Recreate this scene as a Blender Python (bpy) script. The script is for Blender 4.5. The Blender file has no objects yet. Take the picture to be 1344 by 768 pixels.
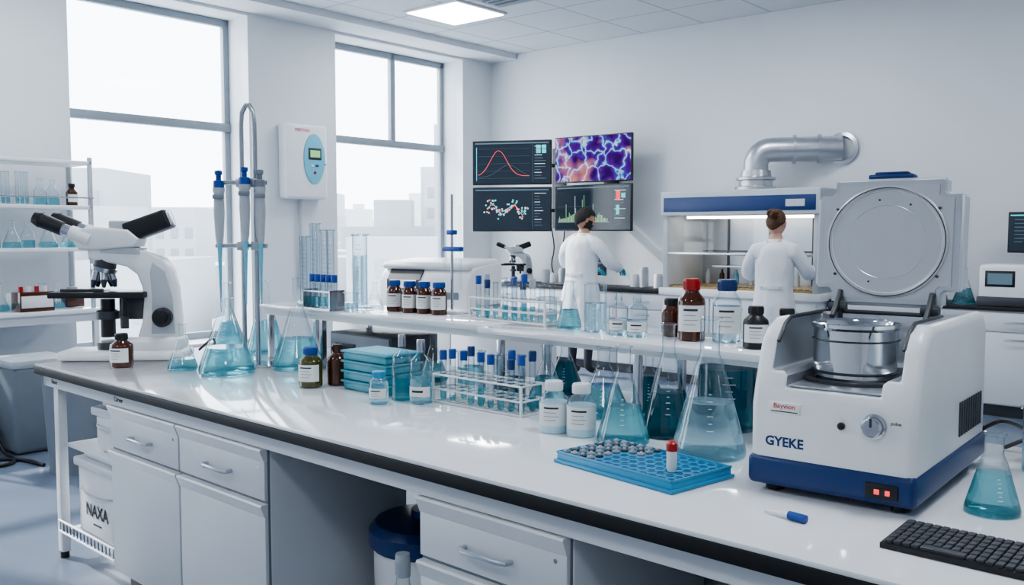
import bpy, bmesh, math, random
from mathutils import Matrix, Vector
from mathutils import noise as mn
random.seed(7)
R = math.radians
SC = bpy.context.scene
COL = SC.collection
try: SC.view_settings.look = 'AgX - Medium High Contrast'
except Exception: pass

# ------------------------------------------------------------------ materials
def _nt(name):
    m = bpy.data.materials.new(name); m.use_nodes = True
    nt = m.node_tree; nt.nodes.clear()
    o = nt.nodes.new('ShaderNodeOutputMaterial')
    return m, nt, o

def pmat(name, col, rough=.5, metal=0, emit=None, es=0, noise=.04, scale=12, coat=0, bump=0, stretch=None, dist=.03):
    m, nt, o = _nt(name)
    p = nt.nodes.new('ShaderNodeBsdfPrincipled')
    tc = nt.nodes.new('ShaderNodeTexCoord'); n = nt.nodes.new('ShaderNodeTexNoise')
    n.inputs['Scale'].default_value = scale
    if stretch:
        mp = nt.nodes.new('ShaderNodeMapping'); mp.inputs['Scale'].default_value = stretch
        nt.links.new(tc.outputs['Object'], mp.inputs[0]); nt.links.new(mp.outputs[0], n.inputs['Vector'])
    else: nt.links.new(tc.outputs['Object'], n.inputs['Vector'])
    r = nt.nodes.new('ShaderNodeValToRGB')
    r.color_ramp.elements[0].position = .3; r.color_ramp.elements[1].position = .7
    r.color_ramp.elements[0].color = (*[c*(1-noise) for c in col], 1)
    r.color_ramp.elements[1].color = (*[min(1, c*(1+noise*.5)) for c in col], 1)
    nt.links.new(n.outputs['Fac'], r.inputs['Fac'])
    nt.links.new(r.outputs['Color'], p.inputs['Base Color'])
    p.inputs['Roughness'].default_value = rough
    p.inputs['Metallic'].default_value = metal
    p.inputs['Coat Weight'].default_value = coat
    if emit:
        p.inputs['Emission Color'].default_value = (*emit, 1)
        p.inputs['Emission Strength'].default_value = es
    if bump:
        b = nt.nodes.new('ShaderNodeBump'); b.inputs['Strength'].default_value = bump; b.inputs['Distance'].default_value = dist
        nt.links.new(n.outputs['Fac'], b.inputs['Height']); nt.links.new(b.outputs['Normal'], p.inputs['Normal'])
    nt.links.new(p.outputs[0], o.inputs[0])
    return m

def glassmat(name, tint, base=.05, edge=.75, powr=3.0, diff=None, dfac=0, rough=.03, etint=None, refr=0, ior=1.33, ep=3.0):
    m, nt, o = _nt(name)
    N = nt.nodes.new; L = nt.links.new
    lw = N('ShaderNodeLayerWeight'); lw.inputs[0].default_value = .5
    t = N('ShaderNodeBsdfTransparent'); t.inputs[0].default_value = (*tint, 1)
    if etint:
        p4 = N('ShaderNodeMath'); p4.operation = 'POWER'; p4.inputs[1].default_value = ep; L(lw.outputs['Facing'], p4.inputs[0])
        cm = N('ShaderNodeMixRGB'); cm.inputs[1].default_value = (*tint, 1); cm.inputs[2].default_value = (*etint, 1)
        L(p4.outputs[0], cm.inputs[0]); L(cm.outputs[0], t.inputs[0])
    body = t
    if refr:
        gb = N('ShaderNodeBsdfGlass'); gb.inputs['Color'].default_value = (*tint, 1); gb.inputs['IOR'].default_value = ior; gb.inputs['Roughness'].default_value = 0
        mr = N('ShaderNodeMixShader'); mr.inputs[0].default_value = refr; L(t.outputs[0], mr.inputs[1]); L(gb.outputs[0], mr.inputs[2]); body = mr
    if diff:
        d = N('ShaderNodeBsdfDiffuse'); d.inputs[0].default_value = (*diff, 1)
        tl = N('ShaderNodeBsdfTranslucent'); tl.inputs[0].default_value = (*diff, 1)
        mm = N('ShaderNodeMixShader'); mm.inputs[0].default_value = .55
        L(d.outputs[0], mm.inputs[1]); L(tl.outputs[0], mm.inputs[2])
        mx = N('ShaderNodeMixShader'); mx.inputs[0].default_value = dfac
        L(body.outputs[0], mx.inputs[1]); L(mm.outputs[0], mx.inputs[2]); body = mx
    g = N('ShaderNodeBsdfGlossy'); g.inputs[0].default_value = (.93, .97, 1, 1); g.inputs[1].default_value = rough
    pw = N('ShaderNodeMath'); pw.operation = 'POWER'; pw.inputs[1].default_value = powr
    ma = N('ShaderNodeMath'); ma.operation = 'MULTIPLY_ADD'; ma.inputs[1].default_value = edge; ma.inputs[2].default_value = base
    L(lw.outputs['Facing'], pw.inputs[0]); L(pw.outputs[0], ma.inputs[0])
    s = N('ShaderNodeMixShader'); L(ma.outputs[0], s.inputs[0]); L(body.outputs[0], s.inputs[1]); L(g.outputs[0], s.inputs[2])
    L(s.outputs[0], o.inputs[0])
    return m

M = dict(
 wall=pmat('wall_paint', (.70,.73,.765), .6, noise=.015, scale=3),
 floor=pmat('floor_vinyl', (.17,.21,.28), .25, noise=.08, scale=2.5),
 white=pmat('white_enamel', (.79,.81,.83), .30, noise=.02),
 cab=pmat('cabinet_white', (.68,.71,.75), .38, noise=.02, scale=4),
 top=pmat('bench_top_white', (.82,.84,.865), .08, noise=.015, scale=3, coat=.3),
 blackedge=pmat('black_edge', (.006,.007,.009), .55),
 black=pmat('black_plastic', (.014,.015,.018), .35),
 dark=pmat('dark_grey', (.05,.055,.065), .4),
 grey=pmat('grey_plastic', (.20,.23,.27), .45),
 lgrey=pmat('light_grey', (.46,.50,.54), .4),
 frame=pmat('window_frame', (.27,.31,.35), .45),
 steel=pmat('brushed_steel', (.50,.52,.56), .22, 1),
 duct=pmat('duct_steel', (.54,.56,.60), .33, .9),
 chrome=pmat('chrome', (.68,.70,.72), .07, 1),
 alu=pmat('aluminium', (.53,.56,.60), .30, .8),
 lidgrey=pmat('lid_metal', (.56,.58,.61), .28, .55),
 navy=pmat('navy_plastic', (.012,.04,.15), .35),
 blue=pmat('blue_cap', (.012,.07,.32), .35),
 cyan=pmat('cyan_plastic', (.05,.30,.52), .38),
 tealtray=pmat('teal_tray', (.09,.34,.43), .4),
 ltblue=pmat('light_blue', (.18,.52,.66), .35),
 red=pmat('red_cap', (.38,.012,.012), .35),
 amber=pmat('amber_glass', (.07,.018,.006), .08, coat=.5),
 olive=pmat('olive_glass', (.07,.07,.015), .1, coat=.5),
 label=pmat('paper_label', (.80,.81,.81), .6),
 ink=pmat('ink', (.03,.03,.04), .6),
 redink=pmat('red_ink', (.6,.02,.03), .6),
 milk=pmat('frosted_liquid', (.50,.70,.77), .3),
 skin=pmat('skin', (.45,.25,.17), .5, noise=.12, scale=25), skinw=pmat('skin_fair', (.60,.36,.27), .5, noise=.1, scale=25),
 hairb=pmat('hair_black', (.009,.007,.006), .6, noise=.5, bump=.6, scale=40, stretch=(3,3,.6), dist=.01),
 hairr=pmat('hair_brown', (.11,.045,.020), .55, noise=.5, bump=.6, scale=40, stretch=(3,3,.6), dist=.01),
 coat=pmat('coat_cotton', (.74,.77,.81), .85, noise=.05, scale=8, bump=.5, stretch=(1.3,1.3,.45), dist=.03),
 trouser=pmat('trousers', (.03,.035,.05), .8), shoe=pmat('shoe', (.02,.02,.02), .4),
 glove=pmat('nitrile_glove', (.04,.38,.52), .4),
 lamp=pmat('lamp_panel', (1,1,1), .5, emit=(1,1,1), es=9, noise=0),
 hoodlamp=pmat('hood_lamp', (1,1,1), .5, emit=(1,.90,.76), es=9, noise=0),
 scr=pmat('screen_dark', (.008,.011,.018), .15, emit=(.03,.05,.075), es=.5),
 eT=pmat('led_teal', (.05,.3,.3), .4, emit=(.1,.7,.8), es=.9),
 eR=pmat('led_red', (.3,.03,.03), .4, emit=(1,.08,.08), es=1.4),
 eW=pmat('led_white', (.4,.4,.4), .4, emit=(.7,.8,.85), es=.7),
 eG=pmat('led_green', (.05,.3,.08), .4, emit=(.45,.7,.4), es=.7),
 eD=pmat('led_dim', (.05,.08,.1), .4, emit=(.12,.2,.26), es=.6),
 cityA=pmat('near_hazed_concrete', (.38,.41,.44), .9, noise=.06, scale=.1),  # tower colours have haze painted in, paler with distance
 cityB=pmat('mid_hazed_concrete', (.47,.50,.53), .9, noise=.06, scale=.1),
 cityC=pmat('far_hazed_concrete', (.58,.61,.64), .9, noise=.06, scale=.1),
 cityw=pmat('tower_windows', (.32,.35,.39), .7),
 ground=pmat('hazy_ground', (.6,.63,.66), .9),
 brass=pmat('grille_warm', (.35,.25,.12), .4, .5),
 glass=glassmat('clear_glass', (.95,.975,.985), .045, .5, 2.6, etint=(.30,.42,.50), ep=2.3),
 tglass=glassmat('tube_glass', (.90,.94,.96), .05, .45, 2.2, etint=(.22,.32,.40), ep=1.5),
 pane=glassmat('window_pane', (.98,.99,1), .02, .5, 5),
 teal=glassmat('teal_liquid', (.54,.81,.85), .04, .3, 3, (.13,.45,.53), .15, refr=.6, etint=(.26,.54,.60)),
 dteal=glassmat('deep_teal_liquid', (.12,.36,.43), .05, .35, 3, (.015,.16,.22), .35, refr=.5, etint=(.05,.2,.25)),
 pale=glassmat('pale_blue_liquid', (.78,.91,.95), .04, .35, 3, (.38,.62,.70), .12, refr=.65, etint=(.38,.58,.66)),
)
m, nt, o = _nt('ceiling_tiles'); N = nt.nodes.new; L = nt.links.new
tc = N('ShaderNodeTexCoord'); br = N('ShaderNodeTexBrick'); br.offset = 0
br.inputs['Scale'].default_value = 1; br.inputs['Brick Width'].default_value = .75; br.inputs['Row Height'].default_value = .75
br.inputs['Mortar Size'].default_value = .012; br.inputs['Color1'].default_value = (.64,.67,.71,1); br.inputs['Color2'].default_value = (.62,.65,.69,1)
br.inputs['Mortar'].default_value = (.40,.43,.48,1)
p = N('ShaderNodeBsdfPrincipled'); p.inputs['Roughness'].default_value = .8
L(tc.outputs['Object'], br.inputs['Vector']); L(br.outputs['Color'], p.inputs['Base Color']); L(p.outputs[0], o.inputs[0]); M['ceil'] = m
# fluorescence micrograph
m, nt, o = _nt('fluorescence_micrograph'); N = nt.nodes.new; L = nt.links.new
tc = N('ShaderNodeTexCoord'); nz = N('ShaderNodeTexNoise'); nz.inputs['Scale'].default_value = 7
vo = N('ShaderNodeTexVoronoi'); vo.feature = 'DISTANCE_TO_EDGE'; vo.inputs['Scale'].default_value = 6.0
mixv = N('ShaderNodeMixRGB'); mixv.inputs[0].default_value = .16
L(tc.outputs['Object'], nz.inputs['Vector']); L(tc.outputs['Object'], mixv.inputs[1]); L(nz.outputs['Color'], mixv.inputs[2]); L(mixv.outputs[0], vo.inputs['Vector'])
r1 = N('ShaderNodeValToRGB'); e = r1.color_ramp.elements
e[0].position = 0; e[0].color = (.75,.9,1,1); e[1].position = .32; e[1].color = (.05,.006,.16,1)
x = e.new(.025); x.color = (.20,.50,1,1); x = e.new(.065); x.color = (.08,.07,.50,1); x = e.new(.14); x.color = (.12,.015,.32,1)
sx = N('ShaderNodeSeparateXYZ'); L(tc.outputs['Object'], sx.inputs[0])
gx = N('ShaderNodeMath'); gx.operation = 'MULTIPLY_ADD'; gx.inputs[1].default_value = -.34; L(sx.outputs['X'], gx.inputs[0])
n2 = N('ShaderNodeTexNoise'); n2.inputs['Scale'].default_value = 3.4; L(tc.outputs['Object'], n2.inputs['Vector']); L(n2.outputs['Fac'], gx.inputs[2])
r2 = N('ShaderNodeValToRGB'); r2.color_ramp.elements[0].position = .52; r2.color_ramp.elements[1].position = .76
r2.color_ramp.elements[0].color = (0,0,0,1); r2.color_ramp.elements[1].color = (1,.45,.03,1)
L(vo.outputs['Distance'], r1.inputs['Fac']); L(gx.outputs[0], r2.inputs['Fac'])
ad = N('ShaderNodeMixRGB'); ad.blend_type = 'ADD'; ad.inputs[0].default_value = .85; L(r1.outputs[0], ad.inputs[1]); L(r2.outputs[0], ad.inputs[2])
em = N('ShaderNodeEmission'); em.inputs[1].default_value = .85; L(ad.outputs[0], em.inputs[0]); L(em.outputs[0], o.inputs[0]); M['micro'] = m

# ------------------------------------------------------------------ builder
def V(*a): return Vector(a)
def T(x=0, y=0, z=0): return Matrix.Translation((x, y, z))
def RX(d): return Matrix.Rotation(R(d), 4, 'X')
def RY(d): return Matrix.Rotation(R(d), 4, 'Y')
def RZ(d): return Matrix.Rotation(R(d), 4, 'Z')
I4 = Matrix.Identity(4)

class B:
    def __init__(s, name): s.name = name; s.bm = bmesh.new(); s.mats = []
    def mi(s, k):
        m = M[k]
        if m not in s.mats: s.mats.append(m)
        return s.mats.index(m)
    def raw(s, vs, fs, mat, X=I4):
        nv = [s.bm.verts.new(X @ Vector(v)) for v in vs]
        for f in fs:
            k = mat
            if callable(mat):
                c = Vector((0,0,0))
                for i in f: c += Vector(vs[i])
                k = mat(c/len(f))
                if k is None: continue
            try: fc = s.bm.faces.new([nv[i] for i in f])
            except ValueError: continue
            fc.material_index = s.mi(k); fc.smooth = True
        return s
    def add(s, bm, mat, X=I4):
        bm.verts.ensure_lookup_table(); bm.verts.index_update()
        s.raw([v.co.copy() for v in bm.verts], [[v.index for v in f.verts] for f in bm.faces], mat, X)
        bm.free(); return s
    def box(s, x0, x1, y0, y1, z0, z1, mat, bev=0, seg=2, X=I4):
        b = bmesh.new(); bmesh.ops.create_cube(b, size=1)
        for v in b.verts: v.co = Vector(((x0+x1)/2+v.co.x*(x1-x0), (y0+y1)/2+v.co.y*(y1-y0), (z0+z1)/2+v.co.z*(z1-z0)))
        if bev: bmesh.ops.bevel(b, geom=b.edges[:], offset=min(bev, .49*min(abs(x1-x0), abs(y1-y0), abs(z1-z0))), segments=seg, affect='EDGES', profile=.5)
        return s.add(b, mat, X)
    def lathe(s, prof, mat, x=0, y=0, z=0, seg=28, X=I4, a0=0, a1=360, sx=1, sy=1):
        vs = []; fs = []; full = abs(a1-a0-360) < 1e-6
        n = seg if full else seg+1; rows = []
        for r, h in prof:
            if r < 1e-6: rows.append([len(vs)]); vs.append((x, y, z+h))
            else:
                rr = []
                for i in range(n):
                    a = R(a0+(a1-a0)*i/seg); rr.append(len(vs)); vs.append((x+r*math.cos(a)*sx, y+r*math.sin(a)*sy, z+h))
                rows.append(rr)
        for a, b in zip(rows, rows[1:]):
            for i in range(seg):
                j = (i+1) % n if full else i+1
                if len(a) == 1 and len(b) == 1: continue
                if len(a) == 1: fs.append((a[0], b[j], b[i]))
                elif len(b) == 1: fs.append((a[i], a[j], b[0]))
                else: fs.append((a[i], a[j], b[j], b[i]))
        return s.raw(vs, fs, mat, X)
    def cyl(s, p0, p1, r0, mat, r1=None, seg=20, X=I4):
        p0 = Vector(p0); p1 = Vector(p1); d = p1-p0; q = d.to_track_quat('Z', 'Y').to_matrix().to_4x4()
        r1 = r0 if r1 is None else r1; h = d.length
        return s.lathe([(0,0),(r0,0),(r1,h),(0,h)], mat, seg=seg, X=X @ Matrix.Translation(p0) @ q)
    def lax(s, prof, p0, p1, mat, seg=24, X=I4):
        p0 = Vector(p0); d = Vector(p1)-p0; q = d.to_track_quat('Z', 'Y').to_matrix().to_4x4()
        return s.lathe(prof, mat, seg=seg, X=X @ Matrix.Translation(p0) @ q)
    def tube(s, pts, r, mat, seg=10, X=I4, smooth=0):
        pts = [Vector(p) for p in pts]
        for _ in range(smooth):
            q = [pts[0]]
            for a, b in zip(pts, pts[1:]): q += [a*.75+b*.25, a*.25+b*.75]
            pts = q+[pts[-1]]
        rs = r if isinstance(r, (list, tuple)) else [r]*len(pts)
        if len(rs) != len(pts): rs = [rs[min(len(rs)-1, int(i*len(rs)/len(pts)))] for i in range(len(pts))]
        vs = []; fs = []; up = None
        for i, p in enumerate(pts):
            d = (pts[min(i+1, len(pts)-1)]-pts[max(i-1, 0)]).normalized()
            if up is None: up = d.orthogonal().normalized()
            up = (up-d*up.dot(d)).normalized(); w = d.cross(up)
            for k in range(seg):
                a = 2*math.pi*k/seg; vs.append(p+(up*math.cos(a)+w*math.sin(a))*rs[i])
        for i in range(len(pts)-1):
            for k in range(seg): fs.append((i*seg+k, i*seg+(k+1) % seg, (i+1)*seg+(k+1) % seg, (i+1)*seg+k))
        fs.append(tuple(range(seg))[::-1]); fs.append(tuple(range((len(pts)-1)*seg, len(pts)*seg)))
        return s.raw(vs, fs, mat, X)
    def prism(s, poly, y0, y1, mat, bev=0, axis='y', X=I4):
        b = prism_bm(poly, y0, y1, bev, axis); return s.add(b, mat, X)
    def sph(s, c, r, mat, seg=14, X=I4, sc=(1,1,1)):
        b = bmesh.new(); bmesh.ops.create_uvsphere(b, u_segments=seg, v_segments=max(6, seg*2//3), radius=r)
        for v in b.verts: v.co = Vector(c)+Vector((v.co.x*sc[0], v.co.y*sc[1], v.co.z*sc[2]))
        return s.add(b, mat, X)
    def text(s, body, size, mat, X=I4, bold=0):
        cu = bpy.data.curves.new('t', 'FONT'); cu.body = body; cu.size = size; cu.align_x = 'CENTER'; cu.align_y = 'CENTER'; cu.extrude = .0004; cu.resolution_u = 3; cu.offset = bold
        ob = bpy.data.objects.new('t', cu); COL.objects.link(ob)
        dg = bpy.context.evaluated_depsgraph_get(); me = bpy.data.meshes.new_from_object(ob.evaluated_get(dg))
        b = bmesh.new(); b.from_mesh(me); bpy.data.objects.remove(ob); bpy.data.meshes.remove(me)
        return s.add(b, mat, X @ RX(90))
    def done(s, X=I4, sharp=38):
        bmesh.ops.recalc_face_normals(s.bm, faces=s.bm.faces[:])
        for e in s.bm.edges:
            if len(e.link_faces) == 2:
                if e.calc_face_angle(0) > R(sharp): e.smooth = False
        me = bpy.data.meshes.new(s.name); s.bm.to_mesh(me); s.bm.free()
        for m in s.mats: me.materials.append(m)
        ob = bpy.data.objects.new(s.name, me); COL.objects.link(ob); ob.matrix_world = X
        return ob

def prism_bm(poly, y0, y1, bev=0, axis='y'):
    b = bmesh.new()
    def P(a, c, d): return (a, d, c) if axis == 'y' else (d, a, c)
    v0 = [b.verts.new(P(a, c, y0)) for a, c in poly]; v1 = [b.verts.new(P(a, c, y1)) for a, c in poly]
    n = len(poly); b.faces.new(v0); b.faces.new(v1[::-1])
    for i in range(n): b.faces.new((v0[i], v1[i], v1[(i+1) % n], v0[(i+1) % n]))
    bmesh.ops.recalc_face_normals(b, faces=b.faces[:])
    if bev:
        es = [e for e in b.edges if abs((e.verts[0].co-e.verts[1].co)[1 if axis == 'y' else 0]) < 1e-6]
        bmesh.ops.bevel(b, geom=es, offset=bev, segments=3, affect='EDGES', profile=.5)
    return b

def bm_to_ob(b):
    me = bpy.data.meshes.new('tmp'); b.to_mesh(me); b.free(); ob = bpy.data.objects.new('tmp', me); COL.objects.link(ob); return ob
def boolean(a, b, bev=0):
    A = bm_to_ob(a); Bo = bm_to_ob(b)
    m = A.modifiers.new('b', 'BOOLEAN'); m.operation = 'DIFFERENCE'; m.object = Bo; m.solver = 'EXACT'
    if bev:
        w = A.modifiers.new('v', 'BEVEL'); w.width = bev; w.segments = 3; w.limit_method = 'ANGLE'; w.angle_limit = R(50)
    dg = bpy.context.evaluated_depsgraph_get(); me = bpy.data.meshes.new_from_object(A.evaluated_get(dg))
    r = bmesh.new(); r.from_mesh(me)
    for o in (A, Bo): bpy.data.objects.remove(o)
    return r
def skin_bm(vs, es, rs, root=0, sub=1):
    me = bpy.data.meshes.new('sk'); me.from_pydata(vs, es, []); ob = bpy.data.objects.new('sk', me); COL.objects.link(ob)
    m = ob.modifiers.new('s', 'SKIN'); m.use_smooth_shade = True
    if not me.skin_vertices:
        bpy.context.view_layer.objects.active = ob
        bpy.ops.mesh.customdata_skin_add()
    for i, d in enumerate(me.skin_vertices[0].data):
        r = rs[i]; d.radius = r if isinstance(r, tuple) else (r, r); d.use_root = (i == root)
    s = ob.modifiers.new('u', 'SUBSURF'); s.levels = sub; s.render_levels = sub
    dg = bpy.context.evaluated_depsgraph_get(); m2 = bpy.data.meshes.new_from_object(ob.evaluated_get(dg))
    b = bmesh.new(); b.from_mesh(m2); bpy.data.objects.remove(ob); return b

YB, YK, YW = -42.85, -40.4, 49.6
FB = T(-2.19, 4.18, 0) @ RZ(YB)      # x along bench front edge, y into bench
FK = T(-.264, 11.78, 0) @ RZ(YK)     # x along rear wall, -y into the room
FW = T(-.264, 11.78, 0) @ RZ(YW)     # -x along the window wall, -y into the room

# ------------------------------------------------------------------ room
L1, L2, HC = 11.6, 10.6, 3.7
wins = [(.524, 2.487), (3.56, 5.29), (6.5, 8.3), (9.1, 10.9)]  # last window is out of view, added for side light on the bench
b = B('wall_window_side'); D = .42
edges = [-0.0]+[q for w in wins for q in w]+[L1]
for i in range(0, len(edges), 2): b.box(-edges[i+1], -edges[i], 0, D, 0, HC, 'wall')
for a, c in wins:
    b.box(-c, -a, 0, D, 0, .45, 'wall'); b.box(-c, -a, 0, D, 3.6, HC, 'wall')
b.done(FW)
B('wall_rear').box(-.4, L2, 0, .2, 0, HC, 'wall').done(FK)
B('wall_right').box(L2, L2+.2, -L1, .2, 0, HC, 'wall').done(FK)
B('wall_entry').box(-.4, L2, -L1-.2, -L1, 0, HC, 'wall').done(FK)
B('floor').box(-.4, L2, -L1, .2, -.1, 0, 'floor').done(FK)
B('ceiling').box(-.4, L2, -L1, .2, HC, HC+.15, 'ceil').done(FK)
B('trim_bulkhead').box(-L1, 0, -.42, 0, HC-.07, HC, 'wall').done(FW)
B('baseboard_rear').box(0, L2, -.015, 0, 0, .1, 'lgrey').done(FK)
for i, (a, c) in enumerate(wins):
    b = B('window_%d' % (i+1)); y0, y1 = .33, .39; f = .06
    b.box(-c, -c+f, y0, y1, .45, 3.6, 'frame', .005); b.box(-a-f, -a, y0, y1, .45, 3.6, 'frame', .005)
    b.box(-c, -a, y0, y1, .45, .52, 'frame', .005); b.box(-c, -a, y0, y1, 3.53, 3.6, 'frame', .005)
    b.box(-c, -a, y0-.02, y1, 2.5, 2.58, 'frame', .005)
    if i != 1:
        xm = -a-(c-a)*.43; b.box(xm-.035, xm+.035, y0, y1, 2.55, 3.6, 'frame', .005)
    b.raw([(-c, .36, .45), (-a, .36, .45), (-a, .36, 3.6), (-c, .36, 3.6)], [(0,1,2,3)], 'pane')
    b.box(-c, -a, -.03, .33, .43, .455, 'white', .005)
    b.done(FW)
def clight(x, y):
    b = B('ceiling_light_fill_panel'); b.box(x-.37, x+.37, y-.37, y+.37, HC-.02, HC-.001, 'white', .004); b.box(x-.34, x+.34, y-.34, y+.34, HC-.026, HC-.019, 'lamp'); b.done(FK)
    l = bpy.data.lights.new('panel_fill_light', 'AREA'); l.size = .66; l.energy = 22; l.color = (.92, .96, 1)  # area lamp under each panel, added as fill light
    o = bpy.data.objects.new('panel_fill_light', l); COL.objects.link(o); o.matrix_world = FK @ T(x, y, HC-.04)
for x, y in [(1.35, -2.05), (4.4, -2.05), (7.4, -2.05), (1.35, -5.8), (4.4, -6.4), (7.4, -6.4), (4.4, -9.6), (8.2, -9.6)]: clight(x, y)  # first panel is in view; the rest are unseen, added for fill light
b = B('ceiling_vent'); b.box(1.85, 3.2, -2.75, -1.95, HC-.02, HC-.001, 'grey', .004)
for i in range(8): b.box(1.9, 3.15, -2.71+i*.09, -2.67+i*.09, HC-.03, HC-.02, 'grey')
b.done(FK)

# ------------------------------------------------------------------ city outside
b = B('city_skyline'); rc = random.Random(21)
for i in range(260):
    d = 85+rc.random()**1.2*480; a = rc.uniform(-60, 12)
    x = math.sin(R(a))*d; y = math.cos(R(a))*d
    if y < 45: continue
    w = rc.uniform(6, 15)*(1+d*.0015); h = rc.uniform(14, 28)+ (rc.random()**4)*18 + d*.024
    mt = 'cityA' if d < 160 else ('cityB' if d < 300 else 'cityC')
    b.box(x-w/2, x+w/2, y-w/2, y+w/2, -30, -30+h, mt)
    if rc.random() < .5: b.box(x-w/5, x+w/5, y-w/5, y+w/5, -30+h, -30+h+rc.uniform(2, 5), mt)
    if d < 260:
        for k in range(2, int(h/3.4)):
            z = -30+3.4*k; n = int(w/2.2)
            for q in range(n):
                xx = x-w/2+(q+.25)*w/n; b.box(xx, xx+w/n*.5, y-w/2-.1, y-w/2+.1, z, z+1.7, 'cityw')
b.done()
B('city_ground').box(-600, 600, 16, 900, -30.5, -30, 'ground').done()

# ------------------------------------------------------------------ main bench
b = B('lab_bench'); BL, BD = 4.9, 1.25
b.box(0, BL, 0, BD, .888, .9, 'top', .003); b.box(-.002, BL, -.003, BD-.002, .854, .888, 'blackedge', .002)
b.box(.02, BL, .03, .07, .80, .854, 'cab'); b.box(.02, .06, .03, BD-.03, .80, .854, 'cab'); b.box(.02, BL, BD-.07, BD-.03, .80, .854, 'cab')
for x in (.1, BL-.1):
    for y in (.05, BD-.09): b.box(x-.025, x+.025, y, y+.04, .03, .854, 'white', .005); b.cyl((x, y+.02, 0), (x, y+.02, .03), .02, 'black')
    b.box(x-.02, x+.02, .09, BD-.09, .10, .13, 'white')
b.box(1.862, BL-.1, .72, .75, .03, .80, 'lgrey')
for k in range(14): y = .06+k*.06; b.tube([(.1, y, .13), (.68, y, .13)], .004, 'steel', 6)
for z in (.13, .18):
    b.tube([(.1, .05, z), (.68, .05, z)], .006, 'steel', 6)
for k in range(16): x = .11+k*.037; b.tube([(x, .05, .13), (x, .05, .18)], .003, 'steel', 5)
b.text('Bauer', .028, 'ink', T(.15, .0285, .827)); b.text('Carver', .028, 'ink', T(.80, .0285, .827))
b.box(.125, .69, .08, 1.15, .523, .538, 'white', .003)
b.done(FB)
def handle(b, x, z, y=0, w=.16):
    b.tube([(x-w/2, y, z), (x-w/2, y-.022, z), (x-w/2+.02, y-.03, z), (x+w/2-.02, y-.03, z), (x+w/2, y-.022, z), (x+w/2, y, z)], .007, 'alu', 8)
def cabinet(name, x0, x1, cols, drawers, X, z0=.1, z1=.8, depth=.6, doors=True):
    b = B(name); b.box(x0, x1, 0.02, depth, z0, z1, 'cab', .003); b.box(x0+.02, x1-.02, .06, depth, 0, z0, 'dark')
    b.box(x0+.004, x1-.004, .012, .021, z0+.004, z1-.003, 'grey')
    w = (x1-x0)/cols
    for c in range(cols):
        a = x0+c*w+.006; e = x0+(c+1)*w-.006
        z = z1
        def front(zb, zt):
            b.box(a, e, 0, .02, zb, zt-.045, 'cab', .003)
            b.prism([(0, zt-.045), (-.016, zt-.006), (-.012, zt), (.02, zt), (.02, zt-.045)], a, e, 'white', axis='x')
        for h in drawers:
            front(z-h+.008, z-.004); handle(b, (a+e)/2, z-h*.6); b.cyl((e-.035, -.001, z-.068), (e-.035, .01, z-.068), .006, 'steel', seg=10); z -= h
        if doors: front(z0+.004, z-.004)
    return b.done(X)
cabinet('base_cabinet', .70, 1.86, 2, [.185], FB @ T(0, .035, 0))
cabinet('drawer_cabinet', 2.61, 3.134, 1, [.175, .175, .175, .175], FB @ T(0, .035, 0), doors=False)
cabinet('drawer_cabinet', 3.56, 4.3, 1, [.175, .175, .175, .175], FB @ T(0, .035, 0), doors=False)

def bucket(name, X, w, d, h, txt=None):
    b = B(name)
    b.box(-w/2, w/2, -d/2, d/2, 0, h, 'white', .03, 3); b.box(-w/2-.012, w/2+.012, -d/2-.012, d/2+.012, h-.03, h+.01, 'cab', .01, 2)
    b.box(-w/2+.03, w/2-.03, -d/2+.02, d/2-.02, h+.01, h+.03, 'white', .008)
    b.tube([(-w/2-.015, 0, h-.05), (-w/2-.01, -d/2-.02, h*.62), (w/2+.01, -d/2-.02, h*.62), (w/2+.015, 0, h-.05)], .004, 'lgrey', 6, smooth=2)
    if txt: b.text(txt, .08, 'ink', T(0, -d/2-.003, h*.38), .001); b.box(-.04, .04, -d/2-.002, -d/2+.001, h*.2, h*.22, 'ink')
    return b.done(X)
bucket('plastic_bin', FB @ T(.42, .26, .14), .42, .34, .34, 'NAXA')
bucket('plastic_bin', FB @ T(.42, .72, .14), .40, .34, .34)
bucket('plastic_bin', FB @ T(.52, .25, .54) @ RZ(4), .28, .28, .19)
bucket('plastic_bin', FB @ T(.33, .56, .54) @ RZ(4), .30, .26, .25)
b = B('waste_drum'); b.lathe([(0,0),(.13,0),(.15,.03),(.155,.40),(.15,.42),(0,.42)], 'white'); b.lathe([(.16,.38),(.168,.39),(.168,.43),(.15,.45),(.05,.46),(.05,.48),(0,.48)], 'navy')
b.done(FB @ T(2.18, .46, 0) @ Matrix.Scale(1.2, 4))

# ------------------------------------------------------------------ reagent shelf on the bench
b = B('reagent_shelf'); S0, S1 = .60, 3.3
b.box(S0, 2.12, .80, 1.16, 1.138, 1.16, 'top', .003); b.box(2.12, S1, .75, 1.16, 1.138, 1.16, 'top', .003)
b.box(S0, S1, .83, .86, 1.11, 1.138, 'white'); b.box(S0, S1, 1.10, 1.13, 1.11, 1.138, 'white')
for x in (.62, 1.04, 2.14, 2.75, 3.26):
    b.box(x-.012, x+.012, .84, .865, .9, 1.138, 'steel', .003); b.box(x-.012, x+.012, 1.10, 1.125, .9, 1.138, 'steel', .003)
b.done(FB)
ZS = 1.16; ZB = .9

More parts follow.
